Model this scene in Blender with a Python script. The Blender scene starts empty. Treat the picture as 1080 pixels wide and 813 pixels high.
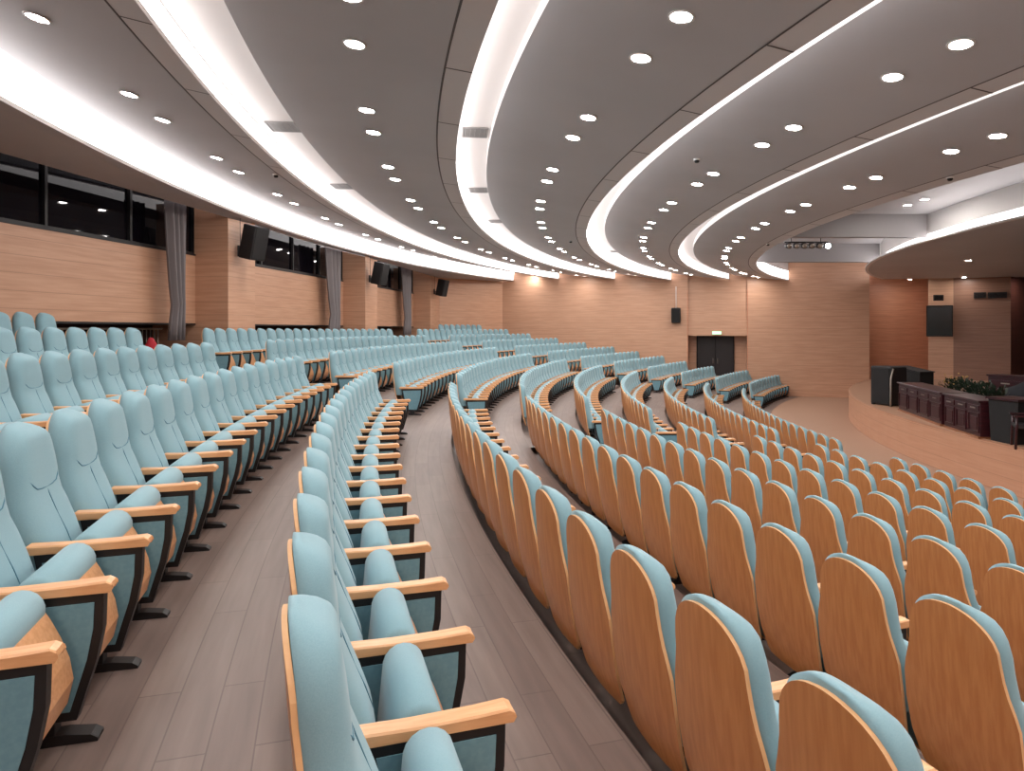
import bpy, math, random
import numpy as np
from mathutils import Vector, Matrix
sc = bpy.context.scene
PI = math.pi
random.seed(4)

# ------------------------------------------------------------------ camera, world, exposure
EYE = 3.47                      # camera height above the flat floor in front of the stage
F = 700.0                       # focal length in pixels of a 1080 px wide frame
HZ = 347.6                      # horizon row
cam = bpy.data.cameras.new('camera')
cam.sensor_width = 36.0; cam.lens = F / 1080 * 36.0
cam.shift_y = -(406.5 - HZ) / 1080.0
cam.clip_start = 0.05; cam.clip_end = 200
camo = bpy.data.objects.new('camera', cam)
camo.location = (0, 0, EYE); camo.rotation_euler = (PI / 2, 0, 0)
sc.collection.objects.link(camo); sc.camera = camo
w = bpy.data.worlds.new('world'); w.use_nodes = True
w.node_tree.nodes['Background'].inputs[0].default_value = (1.0, 0.93, 0.9, 1)
w.node_tree.nodes['Background'].inputs[1].default_value = 0.25
sc.world = w
sc.view_settings.view_transform = 'Standard'; sc.view_settings.look = 'None'
sc.view_settings.exposure = 0.87; sc.view_settings.gamma = 1.0
sc.view_settings.use_curve_mapping = False
LAMP_W = 130.0       # downlight lens emission
COVE_W = 2.7        # cove diffuser emission

# ------------------------------------------------------------------ helpers
def lin(c):
    return tuple(((x / 255) / 12.92 if x / 255 <= .04045 else ((x / 255 + .055) / 1.055) ** 2.4) for x in c)
MATS = {}
def mat(name, rgb, rough=.6, metal=0., emit=0., spec=.5, sheen=0.):
    m = bpy.data.materials.new(name); m.use_nodes = True
    b = m.node_tree.nodes['Principled BSDF']; c = lin(rgb) + (1,)
    b.inputs['Base Color'].default_value = c
    b.inputs['Roughness'].default_value = rough; b.inputs['Metallic'].default_value = metal
    b.inputs['Specular IOR Level'].default_value = spec
    if sheen: b.inputs['Sheen Weight'].default_value = sheen; b.inputs['Sheen Roughness'].default_value = .5
    if emit:
        b.inputs['Emission Color'].default_value = c; b.inputs['Emission Strength'].default_value = emit
    MATS[name] = m
    return m
def nodes(m):
    t = m.node_tree
    return t, t.nodes, t.links, t.nodes['Principled BSDF']
def noisy(m, rgb2, scale=(1, 1, 1), detail=4, coord='Object', lo=.35, hi=.65, bump=0., nscale=1.0):
    t, N, L, b = nodes(m)
    tc = N.new('ShaderNodeTexCoord'); mp = N.new('ShaderNodeMapping'); mp.inputs['Scale'].default_value = scale
    n = N.new('ShaderNodeTexNoise'); n.inputs['Scale'].default_value = nscale; n.inputs['Detail'].default_value = detail
    r = N.new('ShaderNodeMapRange'); r.inputs[1].default_value = lo; r.inputs[2].default_value = hi
    mx = N.new('ShaderNodeMix'); mx.data_type = 'RGBA'
    mx.inputs[6].default_value = b.inputs['Base Color'].default_value; mx.inputs[7].default_value = lin(rgb2) + (1,)
    L.new(tc.outputs[coord], mp.inputs[0]); L.new(mp.outputs[0], n.inputs[0]); L.new(n.outputs[0], r.inputs[0])
    L.new(r.outputs[0], mx.inputs[0]); L.new(mx.outputs[2], b.inputs['Base Color'])
    if bump:
        bp = N.new('ShaderNodeBump'); bp.inputs['Strength'].default_value = bump; bp.inputs['Distance'].default_value = .01
        L.new(n.outputs[0], bp.inputs['Height']); L.new(bp.outputs[0], b.inputs['Normal'])
    return mx

FAB = mat('chair_fabric', (135, 171, 182), .85, sheen=.2); noisy(FAB, (128, 165, 177), nscale=260, bump=.05)
FABP = mat('side_panel_fabric', (112, 152, 165), .9); noisy(FABP, (104, 144, 158), nscale=50)
SEAM = mat('seam_thread', (84, 128, 147), .9)
WOOD = mat('chair_back_plywood', (192, 130, 80), .38); noisy(WOOD, (178, 114, 66), (14, 14, 1.2), 3, nscale=3)
PLY = mat('plywood_edge', (228, 178, 128), .5)
ARM = mat('armrest_beech', (230, 176, 128), .33); noisy(ARM, (217, 158, 110), (2, 20, 20), 3, nscale=3)
BLK = mat('black_plastic', (24, 22, 24), .5)
BLKM = mat('black_matte', (18, 17, 19), .8)
WHITE = mat('white_plaster', (236, 232, 230), .7)
TRIM = mat('white_trim', (225, 222, 220), .45)
CEIL = mat('ceiling_panel', (188, 187, 190), .5); noisy(CEIL, (182, 181, 184), nscale=.6)
BORD = mat('ceiling_border_cove_glow', (208, 204, 204), .5)  # border panel; slight glow beside the coves put into its lighter grey
JOINT = mat('ceiling_joint', (92, 86, 86), .7)
VENT = mat('vent_grille', (150, 148, 146), .5)
LENS = mat('lamp_lens', (255, 250, 244), .3, emit=LAMP_W)
COVE1 = mat('cove_diffuser_rear', (255, 250, 250), .4, emit=1.7)
COVE = mat('cove_diffuser', (255, 250, 250), .4, emit=COVE_W)
CURT = mat('grey_curtain', (128, 122, 124), .85)
METAL = mat('dark_metal', (58, 54, 54), .45, .7)
SILV = mat('silver_metal', (160, 150, 140), .4, .8)
ROSE = mat('rosewood', (62, 22, 30), .3); noisy(ROSE, (40, 14, 18), (1, 1, 8), 3, nscale=3)
LEAF = mat('dark_leaf', (26, 44, 26), .6)
FLOW = mat('cream_flower', (190, 150, 90), .7)
CLOTH = mat('black_cloth', (24, 26, 32), .9)
RED = mat('red_cloth', (170, 30, 44), .8)
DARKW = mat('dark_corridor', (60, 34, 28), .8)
GLASS = mat('night_glass', (12, 10, 16), .03, spec=.22)
SCREEN = mat('tv_screen', (20, 22, 18), .15)
GREEN = mat('exit_sign_green', (150, 235, 170), .5, emit=1.5)
STWALL = mat('bulkhead_grey', (150, 146, 146), .6)

def wood_wall(name, a, b_, plank=.32, ax=0):
    m = mat(name, a, .42)
    t, N, L, b = nodes(m)
    tc = N.new('ShaderNodeTexCoord')
    mp = N.new('ShaderNodeMapping'); mp.inputs['Scale'].default_value = (.5, .5, 9)
    n = N.new('ShaderNodeTexNoise'); n.inputs['Scale'].default_value = 2.2; n.inputs['Detail'].default_value = 5
    L.new(tc.outputs['Object'], mp.inputs[0]); L.new(mp.outputs[0], n.inputs[0])
    mx = N.new('ShaderNodeMix'); mx.data_type = 'RGBA'
    mx.inputs[6].default_value = lin(a) + (1,); mx.inputs[7].default_value = lin(b_) + (1,)
    r = N.new('ShaderNodeMapRange'); r.inputs[1].default_value = .35; r.inputs[2].default_value = .7
    L.new(n.outputs[0], r.inputs[0]); L.new(r.outputs[0], mx.inputs[0])
    # thin horizontal shadow gaps between boards
    sp = N.new('ShaderNodeSeparateXYZ'); L.new(tc.outputs['Object'], sp.inputs[0])
    d = N.new('ShaderNodeMath'); d.operation = 'DIVIDE'; d.inputs[1].default_value = plank; L.new(sp.outputs[2], d.inputs[0])
    fr = N.new('ShaderNodeMath'); fr.operation = 'FRACT'; L.new(d.outputs[0], fr.inputs[0])
    lt = N.new('ShaderNodeMath'); lt.operation = 'LESS_THAN'; lt.inputs[1].default_value = .035; L.new(fr.outputs[0], lt.inputs[0])
    m2 = N.new('ShaderNodeMix'); m2.data_type = 'RGBA'; L.new(mx.outputs[2], m2.inputs[6])
    m2.inputs[7].default_value = lin(tuple(int(x * .8) for x in b_)) + (1,)
    sc_ = N.new('ShaderNodeMath'); sc_.operation = 'MULTIPLY'; sc_.inputs[1].default_value = .6
    L.new(lt.outputs[0], sc_.inputs[0]); L.new(sc_.outputs[0], m2.inputs[0])
    L.new(m2.outputs[2], b.inputs['Base Color'])
    return m
WALL = wood_wall('wood_wall_panelling', (204, 160, 132), (190, 145, 117))
WALLR = wood_wall('red_wood_wall', (212, 152, 120), (196, 134, 104))

def plank_floor():
    m = mat('plank_floor', (120, 102, 96), .42)
    t, N, L, b = nodes(m)
    g = N.new('ShaderNodeNewGeometry'); s = N.new('ShaderNodeSeparateXYZ'); L.new(g.outputs['Position'], s.inputs[0])
    def M(op, a, bb=None):
        n = N.new('ShaderNodeMath'); n.operation = op
        for i, v in enumerate((a, bb)):
            if v is None: continue
            if isinstance(v, (int, float)): n.inputs[i].default_value = v
            else: L.new(v, n.inputs[i])
        return n.outputs[0]
    dx = M('SUBTRACT', s.outputs[0], CX); dy = M('SUBTRACT', s.outputs[1], CY)
    rr = M('SQRT', M('ADD', M('MULTIPLY', dx, dx), M('MULTIPLY', dy, dy)))
    th = M('ARCTAN2', dy, M('MULTIPLY', dx, -1.0))
    arc = M('MULTIPLY', th, 41.0)
    c = N.new('ShaderNodeCombineXYZ'); L.new(arc, c.inputs[0]); L.new(rr, c.inputs[1])
    br = N.new('ShaderNodeTexBrick'); br.offset = .37
    br.inputs['Scale'].default_value = 1.0; br.inputs['Brick Width'].default_value = 1.25; br.inputs['Row Height'].default_value = .17
    br.inputs['Mortar Size'].default_value = .0035; br.inputs['Mortar Smooth'].default_value = .3; br.inputs['Bias'].default_value = 0
    br.inputs['Color1'].default_value = lin((132, 116, 109)) + (1,)
    br.inputs['Color2'].default_value = lin((121, 105, 99)) + (1,)
    br.inputs['Mortar'].default_value = lin((104, 89, 84)) + (1,)
    L.new(c.outputs[0], br.inputs['Vector'])
    mp = N.new('ShaderNodeMapping'); mp.inputs['Scale'].default_value = (1.2, 14, 1); L.new(c.outputs[0], mp.inputs[0])
    n = N.new('ShaderNodeTexNoise'); n.inputs['Scale'].default_value = 1.3; n.inputs['Detail'].default_value = 5; L.new(mp.outputs[0], n.inputs[0])
    mx = N.new('ShaderNodeMix'); mx.data_type = 'RGBA'; mx.blend_type = 'MULTIPLY'; mx.inputs[0].default_value = 1
    r = N.new('ShaderNodeMapRange'); r.inputs[1].default_value = .3; r.inputs[2].default_value = .7; r.inputs[3].default_value = .86; r.inputs[4].default_value = 1.1
    L.new(n.outputs[0], r.inputs[0])
    L.new(br.outputs['Color'], mx.inputs[6]); L.new(r.outputs[0], mx.inputs[7]); L.new(mx.outputs[2], b.inputs['Base Color'])
    return m

class MB:
    def __init__(s): s.v = []; s.f = []; s.m = []; s.ms = []; s.sm = []
    def mi(s, m):
        if m not in s.ms: s.ms.append(m)
        return s.ms.index(m)
    def add(s, vs, fs, m, smooth=False):
        o = len(s.v); s.v += [tuple(v) for v in vs]; k = s.mi(m)
        for f in fs: s.f.append(tuple(i + o for i in f)); s.m.append(k); s.sm.append(smooth)
    def box(s, a, b, m, M=None):
        x0, y0, z0 = a; x1, y1, z1 = b
        vs = [Vector((x, y, z)) for z in (z0, z1) for y in (y0, y1) for x in (x0, x1)]
        if M is not None: vs = [M @ v for v in vs]
        s.add(vs, [(0, 2, 3, 1), (4, 5, 7, 6), (0, 1, 5, 4), (2, 6, 7, 3), (0, 4, 6, 2), (1, 3, 7, 5)], m)
    def cbox(s, a, b, m, c=.01, M=None):
        # box with chamfered vertical and horizontal edges: three stacked outlines
        x0, y0, z0 = a; x1, y1, z1 = b
        def ring(i, z):
            return [(x0 + i + c, y0 + i, z), (x1 - i - c, y0 + i, z), (x1 - i, y0 + i + c, z), (x1 - i, y1 - i - c, z),
                    (x1 - i - c, y1 - i, z), (x0 + i + c, y1 - i, z), (x0 + i, y1 - i - c, z), (x0 + i, y0 + i + c, z)]
        R = [ring(c, z0), ring(0, z0 + c), ring(0, z1 - c), ring(c, z1)]
        vs = [Vector(p) for r in R for p in r]
        if M is not None: vs = [M @ v for v in vs]
        fs = [tuple(range(7, -1, -1)), tuple(range(24, 32))]
        for k in range(3):
            for i in range(8):
                j = (i + 1) % 8; fs.append((k * 8 + i, k * 8 + j, k * 8 + 8 + j, k * 8 + 8 + i))
        s.add(vs, fs, m)
    def loft(s, rings, m, caps=True, smooth=True, closed=True):
        n = len(rings[0]); vs = [p for r in rings for p in r]; fs = []
        for k in range(len(rings) - 1):
            for i in range(n if closed else n - 1):
                j = (i + 1) % n
                fs.append((k * n + i, k * n + j, (k + 1) * n + j, (k + 1) * n + i))
        if caps:
            fs.append(tuple(range(n - 1, -1, -1))); fs.append(tuple(range((len(rings) - 1) * n, len(rings) * n)))
        s.add(vs, fs, m, smooth)
    def tube(s, pts, r, m, n=6):
        rings = []
        P = [Vector(p) for p in pts]
        for i, p in enumerate(P):
            d = (P[min(i + 1, len(P) - 1)] - P[max(i - 1, 0)]).normalized()
            a = d.cross(Vector((0, 0, 1)));
            if a.length < .1: a = d.cross(Vector((1, 0, 0)))
            a.normalize(); b = d.cross(a)
            rr = r[i] if isinstance(r, (list, tuple)) else r
            rings.append([p + a * math.cos(2 * PI * k / n) * rr + b * math.sin(2 * PI * k / n) * rr for k in range(n)])
        s.loft(rings, m)
    def prism(s, pts, y0, y1, m):       # outline in x-z, extruded along y
        n = len(pts)
        s.add([(x, y0, z) for x, z in pts] + [(x, y1, z) for x, z in pts],
              [tuple(range(n)), tuple(range(2 * n - 1, n - 1, -1))] + [(i, i + n, (i + 1) % n + n, (i + 1) % n) for i in range(n)], m)
    def mesh(s, name):
        me = bpy.data.meshes.new(name); me.from_pydata(s.v, [], s.f)
        for m in s.ms: me.materials.append(m)
        me.polygons.foreach_set('material_index', s.m); me.polygons.foreach_set('use_smooth', s.sm)
        me.update(); return me
    def build(s, name, parent=None, loc=None, rz=0):
        o = bpy.data.objects.new(name, s.mesh(name)); sc.collection.objects.link(o)
        if parent is not None: o.parent = parent
        if loc is not None: o.location = loc
        if rz: o.rotation_euler = (0, 0, rz)
        return o
def tag(o, label=None, cat=None, group=None, kind=None):
    if label: o['label'] = label
    if cat: o['category'] = cat
    if group: o['group'] = group
    if kind: o['kind'] = kind
    return o
def empty(name, loc, rz=0, label=None, cat=None, group=None):
    o = bpy.data.objects.new(name, None); o.empty_display_size = .1; o.location = loc; o.rotation_euler = (0, 0, rz)
    sc.collection.objects.link(o); return tag(o, label, cat, group)
def copy_tree(o, parent=None):
    c = o.copy(); sc.collection.objects.link(c)
    if parent is not None: c.parent = parent
    for ch in CH.get(o, []): copy_tree(ch, c)
    return c
CH = {}
def reg(o):                 # remember a prototype's children once (fast copies)
    CH[o] = [c for c in bpy.data.objects if c.parent == o]
    for c in CH[o]: reg(c)
ORD = ['', 'first', 'second', 'third', 'fourth', 'fifth', 'sixth', 'seventh', 'eighth', 'ninth', 'tenth', 'eleventh', 'twelfth',
       'thirteenth', 'fourteenth', 'fifteenth', 'sixteenth', 'seventeenth', 'eighteenth', 'nineteenth', 'twentieth',
       'twenty-first', 'twenty-second', 'twenty-third', 'twenty-fourth', 'twenty-fifth', 'twenty-sixth', 'twenty-seventh']

# ------------------------------------------------------------------ plan of the hall
CX, CY = 39.97, 14.53                   # centre of all the arcs (rows, ceiling steps)
def row_r(k): return 42.463 - 1.359 * k
def row_floor(k): return EYE - (0.6919 + .2414 * k - .00074 * k * k) - 1.12
def pol(r, deg, z=0): a = math.radians(deg); return Vector((CX + r * math.cos(a), CY + r * math.sin(a), z))
def far_y(x): return 39.03 - .31 * x    # far side wall
def far_deg(r):
    lo, hi = 90., 180.
    for _ in range(40):
        md = (lo + hi) / 2; p = pol(r, md)
        if p.y > far_y(p.x): lo = md
        else: hi = md
    return hi
def near_deg(r, y=-4.0): return 180 + math.degrees(math.asin(min(1, (CY - y) / r)))
def wx(y, d=0.): return -9.8 + .1625 * y - d       # rear (left) wall, pillar front line; d = recess depth
def px2(u, v): return (u - 540) / F, (HZ - v) / F
def on_depth(u, v, y): a, b = px2(u, v); return Vector((a * y, y, EYE + b * y))
def on_z(u, v, z): a, b = px2(u, v); y = (z - EYE) / b; return Vector((a * y, y, z))
def wall_y(u, d=0.):                    # where the view column u meets the rear wall line
    a = (u - 540) / F; return (-9.8 - d) / (a - .1625)
FLOOR = plank_floor()

def ring(name, prof, mats, d0=None, d1=None, n=96, structure=True):
    """prof: list of (r, z); faces between successive profile points swept round the arc centre; mats per segment"""
    b = MB(); P = len(prof)
    vs = []
    for i in range(n + 1):
        for (r, z) in prof:
            a0 = d0 if d0 is not None else near_deg(r); a1 = d1 if d1 is not None else far_deg(r)
            vs.append(pol(r, a0 + (a1 - a0) * i / n, z))
    for k in range(P - 1):
        fs = [(i * P + k, i * P + k + 1, (i + 1) * P + k + 1, (i + 1) * P + k) for i in range(n)]
        b.add(vs, fs, mats[k] if isinstance(mats, list) else mats, False) if k == 0 else None
        if k: 
            mi = b.mi(mats[k] if isinstance(mats, list) else mats)
            for f in fs: b.f.append(f); b.m.append(mi); b.sm.append(False)
    o = b.build(name)
    if structure: o['kind'] = 'structure'
    return o

# ------------------------------------------------------------------ floor: one curved tier for each row
for k in range(-4, 8):
    zo = row_floor(k); ro = row_r(k) + .02 if k > -4 else 53.
    ri = row_r(k + 1) + .02
    zi = row_floor(k + 1) if k < 7 else 0.0
    if k == 7: ri = row_r(8) + .4
    ring('floor', [(ro, zo), (ri, zo), (ri, zi - .02)], [FLOOR, FLOOR])
fb = MB(); fb.box((-14, -6, -.3), (62, 48, -.001), mat('front_floor', (172, 138, 116), .5)); fb.build('floor')['kind'] = 'structure'
# half steps in the two cross aisles
for k in range(-3, 8):
    for a_in, a_out in ((180.55, 183.3), (158.1, 161.4)):
        r0 = row_r(k) + .02; z0 = row_floor(k); z1 = row_floor(k - 1)
        zt = (z0 + z1) / 2
        ring('floor', [(r0 + .005, zt), (r0 - .32, zt), (r0 - .32, z0 - .01)], [FLOOR, FLOOR], d0=a_out, d1=a_in, n=8)

# ------------------------------------------------------------------ rear wall: pillars, wood panels, high dark windows
def wall_quad(b, y0, y1, d0, d1, z0, z1, m):    # vertical slab between recess depths d0 < d1
    n = Vector((1, -.1625, 0)).normalized()
    def P(y, d): return Vector((wx(y), y, 0)) - n * d
    A, B_, C_, D_ = P(y0, d0), P(y1, d0), P(y1, d1), P(y0, d1)
    vs = [Vector((p.x, p.y, z)) for z in (z0, z1) for p in (A, B_, C_, D_)]
    b.add(vs, [(0, 3, 2, 1), (4, 5, 6, 7), (0, 1, 5, 4), (1, 2, 6, 5), (2, 3, 7, 6), (3, 0, 4, 7)], m)
REC = .9
ZT = EYE + 3.2; ZF = row_floor(-4)
pill = [(wall_y(240.6), wall_y(269)), (wall_y(385.3), wall_y(398)), (wall_y(453.8), wall_y(463.5))]
pb = MB()
for y0, y1 in pill: wall_quad(pb, y0, y1, 0, REC + 1.5, ZF, ZT, WALL)
bays = [(-5., pill[0][0]), (pill[0][1], pill[1][0]), (pill[1][1], pill[2][0])]
for i, (y0, y1) in enumerate(bays):
    wall_quad(pb, y0, y1, REC, REC + .12, EYE + .16, EYE + 1.86, WALL)
pb.build('wall_left')['kind'] = 'structure'
db = MB()
for i, (y0, y1) in enumerate(bays):
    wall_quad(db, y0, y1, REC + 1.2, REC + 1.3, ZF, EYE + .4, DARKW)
    wall_quad(db, y0, y1, REC - .01, REC + 1.3, EYE + .12, EYE + .155, BLK)
    wall_quad(db, y0, y1, REC - .015, REC + .15, EYE + 1.86, EYE + 1.90, BLK)
db.build('trim_1')['kind'] = 'structure'
for i, (y0, y1) in enumerate(bays):
    gb = MB(); wall_quad(gb, y0, y1, REC + .1, REC + .13, EYE + 1.9, ZT + .1, GLASS)
    wroot = gb.build('window_%d' % (i + 1)); wroot['kind'] = 'structure'
    mb_ = MB(); nm = max(2, round((y1 - y0) / 2.1))
    for j in range(nm + 1):
        yy = y0 + (y1 - y0) * j / nm
        wall_quad(mb_, yy - .03, yy + .03, REC + .03, REC + .1, EYE + 1.9, ZT + .1, BLK)
    wall_quad(mb_, y0, y1, REC + .03, REC + .1, EYE + 1.9, EYE + 1.95, BLK)
    mb_.build('window_frame', wroot)
# far left: splayed wall from last pillar to the far side wall
LK = Vector((-.0143 * 39.25, 39.2, 0)); PK = Vector((wx(pill[2][1]), pill[2][1], 0))
def slab(name, A, B_, z0, z1, t, m, hole=None):
    """vertical wall between plan points, thickness t away from the room; hole = (s0, s1, ztop)"""
    b = MB(); d = (B_ - A).to_2d(); Ln = d.length; ang = math.atan2(d.y, d.x)
    M = Matrix.Translation((A.x, A.y, 0)) @ Matrix.Rotation(ang, 4, 'Z')
    if hole:
        b.box((0, 0, z0), (hole[0], t, z1), m, M); b.box((hole[1], 0, z0), (Ln, t, z1), m, M)
        b.box((hole[0], 0.12, hole[2]), (hole[1], t, z1), m, M)
    else: b.box((0, 0, z0), (Ln, t, z1), m, M)
    o = b.build(name); o['kind'] = 'structure'; return o, M
slab('wall_left', PK, LK, 0, ZT, .3, WALL)
def far_pt(u):
    a = (u - 540) / F; y = 39.03 / (1 + .31 * a); return Vector((a * y, y, 0))
FA, FB = far_pt(530), far_pt(917)
FD = (FB - FA).normalized()
s0 = (far_pt(725.5) - FA).length; s1 = (far_pt(788) - FA).length
ztop = on_depth(756, 353.5, far_pt(756).y).z
wf, MF = slab('wall_far', FA, FB, 0, ZT + .5, 1.3, WALL, (s0, s1, ztop))
b = MB(); b.box((s0, 1.2, 0), (s1, 1.4, ztop + .1), WALL, MF); b.box((s0, .12, ztop - .03), (s1, 1.2, ztop), WALL, MF); b.build('wall_far')['kind'] = 'structure'
b = MB(); ds0 = (far_pt(733) - FA).length + .05; ds1 = (far_pt(776) - FA).length - .05
b.box((ds0, 1.08, .2), (ds1, 1.2, ztop), BLKM, MF)
do = b.build('door_1'); do['kind'] = 'structure'
for sgn in (0, 1):
    b = MB(); mid = (ds0 + ds1) / 2; a0, a1 = (ds0 + .05, mid - .01) if sgn == 0 else (mid + .01, ds1 - .05)
    b.cbox((a0, 1.03, .25), (a1, 1.08, ztop - .05), mat('door_leaf_%d' % sgn, (34, 26, 28), .5), .01, MF); b.build('door_leaf', do)
    b = MB(); hx = mid + (-.12 if sgn == 0 else .12); b.tube([MF @ Vector((hx, 1.0, 1.6)), MF @ Vector((hx, 1.0, 1.9))], .015, SILV); b.build('door_handle', do)
b = MB(); b.box((s0 - .04, -.02, 0), (s0, .12, 5.6), WALLR, MF); b.box((s1, -.02, 0), (s1 + .04, .12, 5.6), WALLR, MF); b.build('trim_2')['kind'] = 'structure'
# near side wall (behind the camera) and stage house
b = MB(); b.box((-14, -4.4, 0), (62, -4.1, 7), WALL); b.build('wall_near')['kind'] = 'structure'

SFZ = EYE - 2.45                                           # stage floor level
# stage side walls (right of the corner at u=917)
C0 = FB
def onY(u, y): return Vector(((u - 540) / F * y, y, 0))
slab('wall_right', onY(912, 34.7), onY(1000, 34.7), 0, ZT, .3, WALLR)
b = MB(); A = onY(979, 33.2); B_ = onY(1005.5, 32.6)
ang = math.atan2(B_.y - A.y, B_.x - A.x); Mx = Matrix.Translation((A.x, A.y, 0)) @ Matrix.Rotation(ang, 4, 'Z')
b.box((0, 0, 0), ((B_ - A).length, 1.8, ZT), WALL, Mx); b.build('wall_right')['kind'] = 'structure'
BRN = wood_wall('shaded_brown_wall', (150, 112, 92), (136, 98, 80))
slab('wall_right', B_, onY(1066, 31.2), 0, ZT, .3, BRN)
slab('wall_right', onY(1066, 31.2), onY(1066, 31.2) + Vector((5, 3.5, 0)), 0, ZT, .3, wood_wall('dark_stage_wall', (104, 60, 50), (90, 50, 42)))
b = MB(); b.box((onY(1066, 31.2).x + 4, 33.5, 0), (62, 33.8, ZT), mat('stage_black_drape', (44, 26, 24), .9)); b.build('wall_right')['kind'] = 'structure'
b = MB(); b.box((61, -6, 0), (61.3, 40, 7), mat('stage_end_wall', (120, 84, 70), .8)); b.build('wall_right')['kind'] = 'structure'
# header wall closing the opening next to the corner
# stage platform
b = MB(); SC = Vector((38.5, 14.0, 0)); R0 = 28.0; n = 60; top = []; bot = []
STW = wood_wall('stage_front_wood', (190, 144, 116), (182, 135, 107))
for i in range(n + 1):
    a = math.radians(225 - (225 - 128) * i / n); p = SC + Vector((math.cos(a), math.sin(a), 0)) * R0
    p.y = min(p.y, 34.6)
    top.append(Vector((p.x, p.y, SFZ))); bot.append(Vector((p.x, p.y, 0)))
vs = top + bot
b.add(vs, [(i, i + 1, n + 2 + i, n + 1 + i) for i in range(n)], STW)
b.add([(p.x, p.y, SFZ) for p in top] + [(58, 34.6, SFZ), (58, -5, SFZ)], [tuple(range(n + 3))], mat('stage_floor', (178, 138, 112), .45))
b.add([(p.x - .02, p.y, SFZ) for p in top] + [(p.x + .06, p.y, SFZ + .012) for p in top], [(i, i + 1, n + 2 + i, n + 1 + i) for i in range(n)], STW)
b.build('floor')['kind'] = 'structure'

# ------------------------------------------------------------------ ceiling: stepped curved bands with lit coves
Z = lambda z: EYE + z
CO = [  # (outer-band inner edge r, z), (next band outer edge r, z)
    ((46.77, 2.86), (46.55, 3.36)), ((44.156, 2.90), (43.49, 3.12)), ((41.05, 2.82), (40.50, 3.06)),
    ((38.10, 2.695), (37.58, 2.99)), ((35.24, 2.676), (34.73, 2.846)), ((32.48, 2.547), None)]
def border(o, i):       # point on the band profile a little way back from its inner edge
    return (i[0] + .30, i[1] + (o[1] - i[1]) * .30 / (o[0] - i[0]))
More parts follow.
